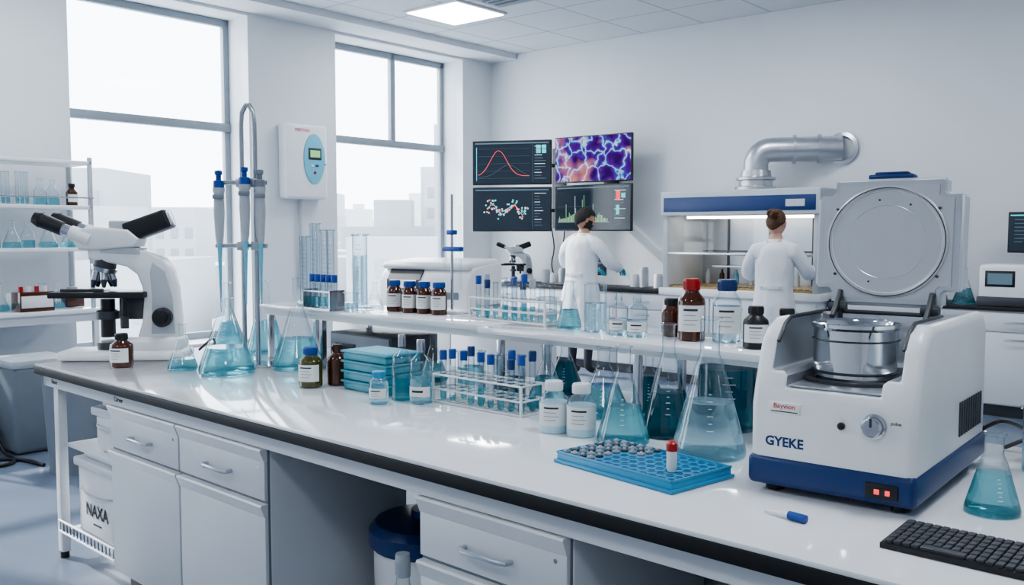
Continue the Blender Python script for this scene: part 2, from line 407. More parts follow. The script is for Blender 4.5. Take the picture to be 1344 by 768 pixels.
# ------------------------------------------------------------------ glassware
def interp(prof, z):
    for (r0, z0), (r1, z1) in zip(prof, prof[1:]):
        if z0 <= z <= z1 and z1 > z0: return r0+(r1-r0)*(z-z0)/(z1-z0)
    return prof[-1][0]
def vessel(b, prof, zl, liq, x=0, y=0, z=0, seg=28, lip=True, gl='glass', X=I4):
    if zl:
        rl = interp(prof, zl); low = [p for p in prof if p[1] < zl-1e-5]; hi = [p for p in prof if p[1] > zl+1e-5]
        b.lathe(low+[(rl, zl), (0, zl)], liq, x, y, z, seg, X)
        b.lathe([(rl, zl)]+hi, gl, x, y, z, seg, X)
    else: b.lathe(prof, gl, x, y, z, seg, X)
    r, h = prof[-1]
    if lip: b.lathe([(r, h-.002), (r*1.06+.002, h), (r*1.06+.001, h+.003), (r*.96, h+.002)], gl, x, y, z, seg, X)
def marks(b, prof, zs, mat='label', ang=-80, w=16, x=0, y=0, z=0):
    for i, zz in enumerate(zs):
        r = interp(prof, zz)*1.01+.0006; ww = w if i % 2 == 0 else w*.6
        b.lathe([(r, zz), (interp(prof, zz+.0018)*1.01+.0006, zz+.0018)], mat, x, y, z, 5, a0=ang-ww/2, a1=ang+ww/2)
def erlen(name, x, y, z, Rb, H, fill, liq='teal', nr=.24, neck=.72, lab=True):
    b = B(name); rn = Rb*nr
    prof = [(0, .002), (Rb*.9, 0), (Rb*.98, Rb*.05), (Rb, Rb*.16), (Rb*.96, Rb*.34)]
    z1 = H*neck
    for k in range(1, 8):
        t = k/8; prof.append((Rb*.96+(rn*1.25-Rb*.96)*t, Rb*.34+(z1-Rb*.34)*t))
    prof += [(rn*1.06, z1+H*.015), (rn, z1+H*.05), (rn, H*.985), (rn*1.12, H)]
    vessel(b, prof, H*fill if fill else 0, liq, seg=40)
    if lab: marks(b, prof, [H*f for f in (.22, .27, .32, .37, .42, .47)], ang=-100, w=12)
    return b.done(T(x, y, z))
def beaker(name, x, y, z, r, h, fill, liq='teal'):
    b = B(name); prof = [(0,.002),(r*.92,0),(r,r*.1),(r,h*.97),(r*1.07,h)]
    vessel(b, prof, h*fill if fill else 0, liq); marks(b, prof, [h*f for f in (.3,.4,.5,.6,.7,.8)], ang=-100, w=24); return b.done(T(x, y, z))
def gcyl(b, x, y, z, r, h, fill, liq='teal', base='glass'):
    b.lathe([(0,0),(r*1.9,0),(r*1.9,.008),(r*1.1,.018)], base, x, y, z, 6)
    prof = [(0,.014),(r,.016),(r,h*.98),(r*1.2,h)]
    vessel(b, prof, h*fill if fill else 0, liq, x, y, z, 18, gl='tglass'); marks(b, prof, [h*(.2+.06*k) for k in range(12)], mat='grey', ang=-90, w=50, x=x, y=y, z=z)
def bottle(name, x, y, z, r, h, mat, cap, lab=True, capr=.55, gl=None, fill=.7, liq='pale', labmat='label', laby=(.16, .58), shoulder=.62):
    b = B(name); rn = r*capr*.9
    prof = [(0,.001),(r*.92,0),(r,r*.1),(r,h*shoulder),(r*.94,h*(shoulder+.06)),(rn*1.1,h*(shoulder+.15)),(rn,h*(shoulder+.18)),(rn,h*.9)]
    if gl: vessel(b, prof, h*fill, liq, gl=gl, lip=False)
    else: b.lathe(prof, mat)
    cr = r*capr
    b.lathe([(cr,h*(shoulder+.20)),(cr,h*.97),(cr*.93,h),(0,h)], cap, seg=24)
    if cap != 'glass':
        for k in range(24): b.box(cr*.99, cr*1.03, -.0012, .0012, h*(shoulder+.21), h*.96, cap, X=RZ(15*k))
    if lab:
        b.lathe([(r*1.012, h*laby[0]), (r*1.012, h*laby[1])], labmat, seg=16, a0=-165, a1=-35)
        rr = r*1.02
        for k in range(4):
            zz = h*(laby[1]-.09-.075*k); b.lathe([(rr, zz), (rr, zz+h*(.035 if k == 0 else .010))], 'ink' if k == 0 else 'grey', seg=8, a0=-135, a1=-75-10*(k % 2))
    return b.done(T(x, y, z))
def ttube(b, x, y, z, r, h, cap=None, fill=0, liq='teal'):
    prof = [(0,0),(r*.5,r*.15),(r*.87,r*.5),(r,r),(r,h)]
    vessel(b, prof, h*fill if fill else 0, liq, x, y, z, 12, lip=not cap, gl='tglass')
    if cap: b.lathe([(r*1.15,h-.018),(r*1.2,h+.012),(r,h+.016),(0,h+.016)], cap, x, y, z, 12)

bottle('amber_bottle', -1.745, 4.079, ZB, .050, .15, 'amber', 'black')
erlen('erlenmeyer_flask', -1.44, 3.987, ZB, .064, .20, .25)
erlen('erlenmeyer_flask', -1.213, 3.88, ZB, .118, .385, .30, nr=.18)
erlen('erlenmeyer_flask', -1.225, 4.54, ZB, .095, .36, .45)
erlen('erlenmeyer_flask', -.947, 4.03, ZB, .11, .40, .34, nr=.16)
erlen('erlenmeyer_flask', -1.46, 4.72, ZB, .085, .26, .55)
bottle('reagent_bottle', -.784, 3.548, ZB, .046, .155, 'olive', 'blue', capr=.6)
bottle('amber_bottle', -.69, 3.60, ZB, .04, .16, 'amber', 'amber', lab=False)
bottle('glass_vial', -.467, 3.19, ZB, .034, .115, None, 'cyan', gl='glass', capr=.7, liq='pale', laby=(.2,.5))
bottle('glass_vial', -.395, 3.27, ZB, .036, .235, None, 'steel', gl='glass', capr=.38, liq='teal', fill=.35, lab=False)
bottle('glass_vial', -.320, 3.20, ZB, .040, .225, None, 'steel', gl='glass', capr=.38, liq='pale', fill=.4, laby=(.12,.28))
bottle('plastic_bottle', .126, 2.737, ZB, .044, .155, None, 'white', gl='glass', liq='milk', fill=.60, capr=.62)
bottle('plastic_bottle', .205, 2.685, ZB, .044, .155, None, 'white', gl='glass', liq='milk', fill=.60, capr=.62)
erlen('erlenmeyer_flask', .3185, 2.60, ZB, .076, .275, .38, nr=.26)
erlen('erlenmeyer_flask', .462, 2.69, ZB, .080, .33, .40, 'dteal', nr=.24)
erlen('erlenmeyer_flask', .530, 2.443, ZB, .100, .37, .40, 'pale', nr=.26)
beaker('beaker', .66, 2.79, ZB, .09, .21, .9, 'dteal')
erlen('erlenmeyer_flask', .30, 2.98, ZB, .085, .225, .45)
erlen('erlenmeyer_flask', .12, 3.14, ZB, .07, .21, .5)
beaker('beaker', -.01, 3.30, ZB, .055, .15, .5, 'dteal')
erlen('erlenmeyer_flask', .20, 3.42, ZB, .07, .20, .6, 'dteal')
beaker('beaker', -.16, 3.52, ZB, .05, .14, .6)
erlen('erlenmeyer_flask', -.32, 3.70, ZB, .06, .19, .4)
erlen('erlenmeyer_flask', .46, 3.06, ZB, .06, .2, .6, 'dteal')
erlen('erlenmeyer_flask', 1.03, 1.935, ZB, .056, .17, .52, 'teal', nr=.34)
beaker('beaker', 1.33, 2.26, ZB, .05, .16, .5, 'teal')
for xx, pp in ((2.42, .14), (2.52, .17)):
    v = FB @ V(xx, pp, 0); bottle('glass_carboy', v.x, v.y, 0, .045, .56, None, 'lgrey', gl='glass', lab=False, capr=.5, fill=.3, shoulder=.68)

b = B('graduated_cylinder_set')
for i, (x, y) in enumerate([(-.99,4.36),(-.93,4.31),(-.87,4.26),(-.96,4.27),(-.90,4.22),(-.83,4.20)]): gcyl(b, x, y, ZS, .018, .32+.03*((i*2) % 3), 0)
b.done()
b = B('graduated_cylinder'); gcyl(b, 0, 0, 0, .034, .33, .72, 'pale'); b.done(T(-.683, 4.12, ZS))
b = B('test_tube_set')
b.box(-.10, .10, -.04, .04, .0, .01, 'steel'); b.box(-.10, .10, -.04, .04, .08, .085, 'steel'); b.box(-.10,-.095,-.04,.04,0,.09,'steel'); b.box(.095,.10,-.04,.04,0,.09,'steel')
for i in range(5): ttube(b, -.08+.04*i, 0, .01, .012, .13, 'blue', .35)
b.done(T(-.83, 4.03, ZS) @ RZ(YB))
for i, (x, y) in enumerate([(-.508, 3.96), (-.434, 3.886), (-.369, 3.85), (-.302, 3.79)]):
    bottle('amber_bottle', x, y, ZS, .034, .135, 'amber', 'blue', capr=.75)
erlen('erlenmeyer_flask', -.60, 4.0, ZS, .04, .12, 0)
beaker('beaker', -.69, 3.925, ZS, .03, .08, .5, 'pale')

def rack(name, X, n, rows, w, d, h, th, caps, fill=.35, tr=.011):
    b = B(name)
    for z in (0.004, h*.5, h):
        b.tube([(0,0,z),(w,0,z),(w,d,z),(0,d,z),(0,0,z)], .004, 'white', 6)
        for k in range(n+1): b.tube([(w*k/n,0,z),(w*k/n,d,z)], .0025, 'white', 5)
        for k in range(1, rows): b.tube([(0,d*k/rows,z),(w,d*k/rows,z)], .0025, 'white', 5)
    for x, y in ((0,0),(w,0),(w,d),(0,d)): b.tube([(x,y,0),(x,y,h)], .005, 'white', 6)
    for i in range(n):
        for j in range(rows):
            if random.random() < .15: continue
            ttube(b, w*(i+.5)/n, d*(j+.5)/rows, .006, tr, th*random.uniform(.85, 1.05), caps[(i*3+j) % len(caps)], fill*random.uniform(.4, 1.2))
    return b.done(X)
rack('test_tube_rack', FB @ T(2.05, .60, ZB), 9, 2, .42, .11, .10, .185, ['blue', 'navy', None, 'blue'], .3, .0115)
rack('test_tube_rack', T(-.165, 3.60, ZS) @ RZ(YB-2), 8, 2, .40, .09, .085, .155, ['blue', 'lgrey', None, 'navy', None], .4, .0105)
beaker('beaker', .13, 3.36, ZS, .035, .10, 0)
erlen('erlenmeyer_flask', .204, 3.26, ZS, .045, .165, .4, nr=.34)
beaker('beaker', .2855, 3.13, ZS, .038, .165, .6, 'pale')
bottle('glass_vial', .3526, 3.03, ZS, .032, .14, None, 'glass', gl='glass', capr=.4, fill=.4, laby=(.14,.36))
bottle('glass_vial', .407, 2.975, ZS, .034, .14, None, 'glass', gl='glass', capr=.4, fill=.4, laby=(.14,.36))
bottle('amber_bottle', .524, 3.0, ZS, .034, .125, 'amber', 'black', lab=False, capr=.7)
bottle('amber_bottle', .565, 2.88, ZS, .043, .195, 'amber', 'red', capr=.6)
bottle('reagent_bottle', .665, 2.83, ZS, .044, .195, None, 'navy', gl='glass', liq='pale', fill=.58, capr=.66)
bottle('reagent_bottle', .715, 2.68, ZS, .037, .125, 'black', 'black', capr=.6)
bottle('reagent_bottle', .80, 2.66, ZS, .035, .12, 'amber', 'black', capr=.6, lab=False)

b = B('power_supply'); b.box(-.21,.21,-.13,.13,.008,.165,'dark',.006); b.box(-.20,.20,-.136,-.13,.015,.158,'grey',.003)
b.lax([(.02,0),(.02,.012),(0,.012)],(.12,-.136,.08),(.12,-.2,.08),'black'); b.box(-.16,-.02,-.14,-.134,.06,.12,'black',.002)
for k in range(4): b.sph((.02+k*.02,-.137,.05),.005,'lgrey')
for x in (-.18,.18):
    for y in (-.1,.1): b.cyl((x,y,0),(x,y,.01),.012,'black')
b.done(FB @ T(1.32, .97, ZB))
b = B('tray_stack')
for k in range(4):
    z = k*.038; b.box(-.13,.13,-.085,.085,z,z+.030,'tealtray',.008); b.box(-.137,.137,-.092,.092,z+.028,z+.037,'tealtray',.004)
b.box(-.12,.12,-.075,.075,.150,.153,'ltblue',.002)
b.done(FB @ T(1.72, .635, ZB))

b = B('microtube_rack'); b.box(0,.39,0,.225,.0,.026,'cyan',.006); b.box(-.006,.396,-.006,.231,.0,.010,'cyan',.004)
for a0, a1, c0, c1 in ((0,.39,0,.006),(0,.39,.219,.225),(0,.006,0,.225),(.384,.39,0,.225)): b.box(a0,a1,c0,c1,.024,.031,'cyan',.002)
nx, ny = 13, 7
for i in range(nx):
    for j in range(ny):
        x = .02+i*.0292; y = .02+j*.031
        if i < 4 or (i < 6 and j > 3):
            b.lathe([(.0105,.026),(.0105,.031),(.008,.033),(0,.0325)], ('grey','dark','frame')[(i*2+j) % 3], x, y, 0, 10)
            b.lathe([(.005,.033),(.004,.036),(0,.036)], 'lgrey', x, y, 0, 6)
        else:
            b.lathe([(.012,.026),(.0125,.0278),(.0100,.0278),(.0095,.0265),(0,.0262)], lambda c, x=x, y=y: 'navy' if (Vector((c.x-x, c.y-y)).length < .0090) else 'cyan', x, y, 0, 14)
b.done(T(.1156, 2.368, ZB) @ RZ(-50))
b = B('sample_tube'); b.lathe([(0,0),(.010,.0),(.0125,.01),(.0125,.052)],'label'); b.lathe([(.0135,.05),(.0135,.068),(.006,.075),(0,.076)],'red'); b.done(T(.383,2.17,ZB+.028))
b = B('pipette_tip_pen'); b.tube([(0,0,.010),(.04,0,.010)],.009,'blue',12); b.tube([(.04,0,.010),(.05,0,.009),(.10,0,.005)],[.007,.006,.002],'white',12)
b.done(T(.605,1.855,ZB) @ RZ(130))

def keyboard(X, w=.27, d=.145):
    b = B('keyboard'); b.prism([(0,0),(0,.010),(d,.02),(d,0)], 0, w, 'black', .002, axis='x')
    nx, ny = 16, 6; kx = (w-.012)/nx; ky = (d-.012)/ny
    for j in range(ny):
        i = 0
        while i < nx:
            ww = 5 if (j == 0 and i == 4) else 1
            y = .006+j*ky; z = .0105+.010*(y/d)
            b.box(.006+i*kx+.001, .006+(i+ww)*kx-.001, y+.001, y+ky-.001, z-.002, z+.006, 'dark', .0015, 1); i += ww
    return b.done(X)
keyboard(T(.70, 1.715, ZB+.001) @ RZ(-43))

# ------------------------------------------------------------------ centrifuge
b = B('centrifuge'); W = .355; YR = .345
pf = [(0,.07),(0,.20),(.012,.245),(.045,.335),(.075,.368),(.12,.385),(.56,.385),(.60,.35),(.60,.07)]
solid = prism_bm(pf, 0, W, .018, 'x')
cut = bmesh.new(); bmesh.ops.create_cube(cut, size=1); yc0 = -.17
for v in cut.verts: v.co = Vector((.1775+v.co.x*.275, (yc0+YR)/2+v.co.y*(YR-yc0), .40+v.co.z*.325))
bmesh.ops.bevel(cut, geom=[e for e in cut.edges if abs((e.verts[0].co-e.verts[1].co).z) > .1 or all(v.co.z < .3 for v in e.verts)], offset=.035, segments=5, affect='EDGES')
def cm(c):
    if .0385 < c.x < .3165 and .03 < c.y < YR+.002 and c.z > .235: return 'alu'
    return 'white'
b.add(boolean(solid, cut, .006), cm)
b.box(-.004, W+.004, -.006, .606, .018, .085, 'navy', .014, 3)
for x in (.04, W-.04):
    for y in (.05, .55): b.cyl((x,y,0),(x,y,.02),.02,'black')
b.box(.050,.305,.030,.330,.2375,.243,'alu',.02,3)
b.tube([(.042,.05,.335),(.042,.085,.372),(.042,.12,.3865),(.042,YR-.012,.3865),(.060,YR,.3865),(.295,YR,.3865),(.313,YR-.012,.3865),(.313,.12,.3865),(.313,.085,.372),(.313,.05,.335)],.0045,'dark',8)
b.lathe([(.118,.243),(.118,.250),(.108,.252),(.100,.244)],'dark',.165,.195,0,48)
b.lathe([(.100,.244),(.095,.246),(.092,.248),(.092,.36),(.097,.366),(.097,.374),(.090,.376),(.086,.37),(.086,.30),(0,.295)],'chrome',.165,.195,0,56)
b.lathe([(.093,.335),(.0955,.337),(.093,.339)],'dark',.165,.195,0,48); b.lathe([(.093,.262),(.0955,.265),(.093,.268)],'dark',.165,.195,0,48)
b.lathe([(0,.295),(.02,.295),(.02,.33),(.012,.345),(0,.346)],'steel',.165,.195)
b.box(.045,.115,-.003,.002,.182,.207,'label',.001); b.text('Bayvion',.016,'redink',T(.08,-.0035,.199)); b.box(.05,.11,-.0036,-.003,.186,.188,'ink')
b.text('GYEKE',.029,'navy',T(.080,-.0005,.118),.0008)
b.lax([(.026,0),(.026,.006),(.021,.008),(.020,.022),(.017,.025),(0,.025)],(.272,0,.180),(.272,-1,.180),'steel',28); b.box(.270,.274,-.027,-.024,.182,.200,'dark')
b.lax([(.008,0),(.008,.006),(.005,.008),(0,.008)],(.205,0,.172),(.205,-1,.172),'black',16)
b.text('pulse',.010,'ink',T(.315,-.0005,.19))
b.box(.258,.325,-.010,-.004,.032,.064,'black',.003); b.box(.278,.288,-.0125,-.009,.042,.052,'eR'); b.box(.300,.309,-.0125,-.009,.042,.052,'eR')
for k in range(10): b.box(W+.0,W+.003,.34+k*.022,.350+k*.022,.11,.19,'dark')
LX = T(.009,YR+.012,.378) @ RX(-4) @ Matrix.Diagonal((.93,.93,.895,1))
def rsq(cx, cz, y0, y1, sx, sz, rad, mat, rim=0):
    lb = bmesh.new(); bmesh.ops.create_cube(lb, size=1)
    for v in lb.verts: v.co = Vector((cx+v.co.x*sx, (y0+y1)/2+v.co.y*(y1-y0), cz+v.co.z*sz))
    bmesh.ops.bevel(lb, geom=[e for e in lb.edges if abs((e.verts[0].co-e.verts[1].co).y) > (y1-y0)*.5], offset=rad, segments=7, affect='EDGES')
    if rim: bmesh.ops.bevel(lb, geom=[e for e in lb.edges if e.calc_face_angle(0) > R(60)], offset=rim, segments=3, affect='EDGES')
    b.add(lb, mat, LX)
rsq(.1775,.20,.005,.055,.37,.345,.045,'cab',.008)
rsq(.1775,.20,.001,.006,.352,.330,.040,'alu')
rsq(.1775,.20,-.003,.002,.322,.305,.036,'lidgrey')
CX = LX @ T(.1775, -.002, .20) @ RX(90)
b.lathe([(.152,0),(.152,.005),(.146,.007),(.140,.005),(.139,.002),(.10,.0025),(.099,.0035),(.098,.0025),(0,.003)],'lidgrey',seg=72,X=CX)
b.lathe([(.1475,.0065),(.146,.0078),(.1445,.0065)],'dark',seg=72,X=CX); b.lathe([(.1395,.0045),(.138,.0055),(.1365,.0025)],'white',seg=72,X=CX)
for a in (35, 145, 215, 325): b.sph((.156*math.cos(R(a)), .156*math.sin(R(a)), .004), .004, 'dark', X=CX)
for a in (60,100,250): b.sph((.115*math.cos(R(a)), .115*math.sin(R(a)), .003), .003, 'dark', X=CX)
b.box(.12,.235,.01,.05,.372,.385,'navy',.005,X=LX); b.box(.135,.22,.015,.045,.384,.392,'navy',.004,X=LX)
for x in (.07,.285):
    b.box(x-.012,x+.012,YR-.01,YR+.03,.36,.40,'dark',.004); b.tube([(x,YR-.04,.375),(x,YR-.012,.40),(x,YR+.015,.435)],.007,'dark',10); b.cyl((x-.02,YR+.0,.395),(x+.02,YR+.0,.395),.012,'dark')
b.done(T(.555,2.115,ZB) @ RZ(-39) @ Matrix.Scale(1.035,4))
b = B('mains_cable'); b.tube([(1.19,2.42,.94),(1.24,2.36,1.0),(1.27,2.34,1.02),(1.40,2.42,.96),(1.36,2.5,.908)],.006,'black',8,smooth=3); b.done()

# ------------------------------------------------------------------ microscope
def microscope(name, X):
    b = B(name); k = .00379
    def q(px, py): return ((px-185)*k, (474-py)*k)
    b.box(q(95,0)[0], q(256,0)[0], -.115, .115, 0, .050, 'white', .024, 4)
    b.box(q(178,0)[0], q(250,0)[0], -.095, .095, .03, .115, 'white', .028, 4)
    b.prism([q(*p) for p in [(247,450),(246,415),(243,380),(238,356),(228,342),(212,334),(190,326),(150,318),(132,324),(134,342),(160,347),(182,352),(195,362),(201,378),(203,395),(200,425),(192,450)]], -.055, .055, 'white', .012)
    b.prism([q(*p) for p in [(243,440),(240,390),(232,358),(215,345),(212,360),(214,395),(212,440)]], -.058, .058, 'lgrey', .006)
    x, z = q(155,438); b.cyl((x,0,.045),(x,0,.085),.062,'dark'); b.lathe([(.045,0),(.045,.01),(0,.014)],'lgrey',x,0,.085)
    b.cyl((x-.01,0,.11),(x-.01,0,.30),.035,'black'); b.lathe([(.055,0),(.055,.04),(.045,.045)],'dark',x-.01,0,.20)
    x0, z0 = q(88,392); x1, z1 = q(208,380)
    b.box(x0, x1, -.12, .12, z0, z0+.03, 'black', .006); b.box(x0+.06, x0+.24, -.06, .06, z0+.03, z0+.036, 'glass'); b.box(x0+.05,x0+.25,-.09,-.06,z0+.03,z0+.045,'dark',.003)
    b.box(x1-.14, x1+.01, -.05, .05, z0-.11, z0, 'dark', .008)
    b.cyl((x1-.10,-.09,z0-.15),(x1-.10,-.09,z0),.012,'black'); b.cyl((x1-.10,-.09,z0-.15),(x1-.10,-.09,z0-.09),.02,'dark')
    x, z = q(228,418)
    b.lax([(.048,0),(.048,.035),(.042,.04),(.03,.042),(.03,.07),(0,.072)],(x,-.05,z),(x,-1,z),'black',32); b.lax([(.048,0),(.048,.035),(.03,.07),(0,.072)],(x,.05,z),(x,1,z),'black',32)
    x, z = q(152,345); b.cyl((x,0,z+.02),(x-.01,0,z-.03),.055,'dark'); b.cyl((x-.01,0,z-.03),(x-.015,0,z-.05),.065,'steel',.06)
    for a in (0, 72, 144, 216, 288):
        dx, dy = math.cos(R(a)), math.sin(R(a)); p0 = Vector((x-.013+dx*.035, dy*.035, z-.05)); d = Vector((dx*.25, dy*.25, -1)).normalized()
        b.cyl(p0, p0+d*.045, .017, 'steel'); b.cyl(p0+d*.045, p0+d*.05, .018, 'navy'); b.cyl(p0+d*.05, p0+d*.082, .016, 'dark', .008)
    b.prism([q(*p) for p in [(116,318),(124,303),(150,300),(186,304),(200,316),(196,326),(150,330),(124,330)]], -.075, .075, 'white', .014)
    b.prism([q(*p) for p in [(150,334),(200,336),(200,328),(150,326)]], -.060, .060, 'lgrey', .004)
    b.box(q(160,0)[0], q(192,0)[0], -.05, .05, q(0,306)[1], q(0,292)[1], 'lgrey', .010)
    for yy in (-.05, .05):
        p0 = Vector((q(138,318)[0], yy, q(138,318)[1])); p1 = Vector((q(68,288)[0], yy, q(68,288)[1]))
        if yy > 0: p0 += V(.03,0,.012); p1 += V(.045,0,.0)
        d = p1-p0
        b.cyl(p0, p0+d*.36, .040, 'white', .036); b.cyl(p0+d*.34, p0+d*.55, .029, 'steel'); b.cyl(p0+d*.50, p0+d*.88, .034, 'black', .037); b.cyl(p0+d*.88, p1, .040, 'black', .030)
    x, z = q(206,300); CB = T(x,0,z) @ RY(-20); b.box(-.10,.12,-.06,.06,-.045,.05,'black',.012,3,X=CB); b.box(-.14,-.09,-.035,.035,-.03,.035,'steel',.008,X=CB); b.box(.12,.125,-.05,.05,-.035,.04,'steel',.004,X=CB)
    return b.done(X)
microscope('microscope', T(-1.80, 4.35, ZB) @ RZ(4) @ Matrix.Scale(.95,4))
b = B('power_cable'); b.tube([(-1.52,4.43,.93),(-1.44,4.42,1.0),(-1.42,4.36,.95),(-1.36,4.30,.908),(-1.30,4.25,.908)],.006,'black',8,smooth=3); b.done()

# ------------------------------------------------------------------ pipette stand
b = B('pipette_stand')
b.lathe([(0,0),(.095,0),(.10,.006),(.095,.012),(0,.014)],'chrome',seg=40,sy=.8)
b.tube([(-.055,0,.01),(-.055,0,1.08),(-.05,0,1.13),(-.03,0,1.165),(-.018,0,1.165),(.002,0,1.13),(.005,0,1.08),(.005,0,.01)],.011,'steel',12)
for z in (.82,.54):
    b.tube([(-.17,-.02,z),(.06,-.02,z)],.010,'steel',10); b.box(-.075,-.03,-.035,.015,z-.02,z+.02,'alu',.005); b.box(-.012,.025,-.035,.015,z-.02,z+.02,'alu',.005)
def pip(x, y, z, h, c):
    b.lathe([(0,0),(.003,0),(.006,.12*h/.5),(.010,.24*h/.5),(.012,.27*h/.5)],'ltblue',x,y,z-h,12)
    b.lathe([(.013,0),(.018,.03),(.024,.14),(.022,.22),(.026,.235),(.026,.25),(0,.25)],'lgrey',x,y,z-h+.27*h/.5,16)
    t = z-h+.27*h/.5+.25; b.lathe([(.024,0),(.024,.03),(.012,.034),(.012,.055),(.017,.058),(.017,.075),(0,.078)],c,x,y,t,16)
    b.box(x-.02,x+.03,y-.03,y-.018,t-.05,t-.03,'grey',.003)
pip(-.15,-.03,.80,.55,'blue'); pip(.035,-.04,.78,.5,'grey'); pip(-.03,-.05,.80,.52,'blue')
b.done(T(-1.150,4.12,ZB))
b = B('burette_stand'); b.box(-.08,.08,-.05,.05,0,.012,'white',.004); b.cyl((0,0,.012),(0,0,.50),.006,'steel'); b.box(-.05,.06,-.012,.012,.26,.28,'blue',.004); b.box(-.02,.02,-.015,.015,.33,.35,'blue',.004)
b.cyl((.05,0,.10),(.05,0,.45),.006,'glass'); b.cyl((-.045,0,.18),(-.045,0,.34),.006,'glass'); b.done(FB @ T(1.62,1.10,ZS))

# ------------------------------------------------------------------ second bench with thermocycler
b = B('side_bench'); b.box(0,1.9,0,.75,.87,.9,'top',.004); b.box(.02,1.88,.03,.72,.1,.87,'cab',.003)
for k in range(4): b.box(.03+k*.465,.03+(k+1)*.465-.01,.012,.03,.12,.85,'cab',.004)
b.done(T(-1.55,7.75,0) @ RZ(YK))
b = B('thermocycler'); b.prism([(-.24,0),(-.24,.20),(-.16,.30),(.22,.33),(.24,.30),(.24,0)],-.38,.38,'white',.02,axis='x')
b.box(-.37,.37,-.2,.235,.29,.345,'white',.03,3,X=RX(3)); b.prism([(-.246,.14),(-.246,.21),(-.185,.285),(-.18,.28)],-.30,-.02,'dark',axis='x')
b.prism([(-.249,.15),(-.249,.205),(-.194,.272),(-.19,.27)],-.27,-.05,'eW',axis='x'); b.box(.05,.30,-.246,-.24,.08,.13,'grey',.004); b.box(-.382,.382,-.22,.2,.0,.03,'grey')
b.done(T(-.57,7.33,.9) @ RZ(YK+12) @ Matrix.Scale(1.1,4))

# ------------------------------------------------------------------ rear counter
def counter(name, x0, x1, X, y0=-.65, y1=-.02):
    b = B(name); b.box(x0,x1,y0,y1,.868,.9,'blackedge',.004); b.box(x0,x1,y0+.03,y1,.1,.868,'cab'); b.box(x0,x1,y0+.08,y1,0,.1,'dark')
    n = max(1, int((x1-x0)/.6)); w = (x1-x0)/n
    for i in range(n):
        a = x0+i*w+.006; e = x0+(i+1)*w-.006
        b.box(a,e,y0+.012,y0+.03,.70,.855,'cab',.004); b.box(a,e,y0+.012,y0+.03,.11,.69,'cab',.004)
        handle(b,(a+e)/2,.78,y0+.012); handle(b,(a+e)/2,.64,y0+.012)
    return b.done(X)
counter('rear_counter', .45, 2.99, FK)
counter('rear_counter', 4.66, 9.5, FK)

def monitor(name, w, h, X, content, stand=None):
    b = B(name); b.box(-w/2,w/2,-.02,.02,-h/2,h/2,'black',.006); b.box(-w/2+.012,w/2-.012,-.0215,-.019,-h/2+.014,h/2-.012,'micro' if content == 'micro' else 'scr')
    y = -.0225
    def ln(pts, r, m): b.tube([(p[0]*w/2, y, p[1]*h/2) for p in pts], r, m, 6)
    def rect(x0,x1,z0,z1,m,t=.001): b.box(x0*w/2,x1*w/2,y-t,y+t,z0*h/2,z1*h/2,m)
    if content in ('curve','bars','mol','pc'):
        rect(-.93,.93,.84,.90,'eD')
        for k in range(12): rect(.58,.58+.3*random.uniform(.3,1),.70-.13*k,.725-.13*k,'eD' if k%3 else 'eW')
        rect(.53,.535,-.85,.8,'eD')
    if content == 'curve':
        for k in range(5): rect(-.85,.45,-.7+.33*k,-.695+.33*k,'eD')
        ln([(-.85+.065*i, -.6+1.15*math.exp(-((i-8)/4.5)**2)) for i in range(21)], .0025, 'eR')
        ln([(-.85+.065*i, -.65+.55*math.exp(-((i-12)/5.5)**2)) for i in range(21)], .0015, 'eD')
        for i in range(2):
            for j in range(2): rect(.62+.14*i,.73+.14*i,.40+.2*j,.57+.2*j,'eT')
        rect(-.9,-.885,-.8,.7,'eT')
    if content == 'bars':
        for k in range(60):
            t = k/60; hh = .12+.25*random.random()**2+.25*math.exp(-((k-25)/12)**2)+(.6 if k in (9,20,29,31,42) else 0); rect(-.88+1.3*t,-.872+1.3*t,-.6,-.6+hh,'eG' if k%4 else 'eW')
        rect(-.9,.45,-.62,-.61,'eW'); rect(.62,.72,.3,.7,'eR'); rect(.75,.85,.4,.6,'eT'); rect(.62,.7,-.3,.1,'eT'); rect(-.9,.45,.05,.055,'eD')
    if content == 'mol':
        rm = random.Random(5)
        pts = [(-.62+.09*i, .28*math.sin(i*1.1)*rm.uniform(.4,1)) for i in range(12)]
        ln(pts,.003,'eW')
        for i, p in enumerate(pts):
            for c in range(6): b.sph((p[0]*w/2+rm.uniform(-.035,.035), y, p[1]*h/2+rm.uniform(-.055,.055)), .010, ['eT','eR','eW','eT'][(i+c)%4], 8, sc=(1,.3,1))
    if content == 'pc':
        for k in range(5): rect(-.85,.4,-.6+.25*k,-.58+.25*k,'eT' if k%2 else 'eD')
        ln([(-.85+.06*i, .2+.2*math.sin(i*.8)) for i in range(20)],.002,'eT')
    if content == 'text':
        for k in range(7): rect(-.8,-.8+.5*random.uniform(.4,1.4),.6-.18*k,.63-.18*k,'eD')
        rect(-.93,.93,.80,.86,'eT')
    if stand == 'desk':
        b.box(-.03,.03,.02,.05,-h/2-.10,0,'black',.005); b.box(-.12,.12,-.06,.12,-h/2-.115,-h/2-.10,'black',.005)
    return b.done(X)
monitor('wall_monitor', .90, .49, T(.0,10.25,2.27) @ RZ(-14), 'curve')
monitor('wall_monitor', 1.02, .52, T(.905,10.32,2.32) @ RZ(-38), 'micro')
monitor('wall_monitor', .90, .49, T(.0,10.25,1.755) @ RZ(-14), 'mol')
monitor('wall_monitor', 1.02, .52, T(.905,10.32,1.775) @ RZ(-38), 'bars')
b = B('monitor_mount')
b.box(1.0,1.2,-.02,0,1.55,2.5,'dark',.004); b.box(1.75,1.95,-.02,.0,1.55,2.55,'dark',.004)
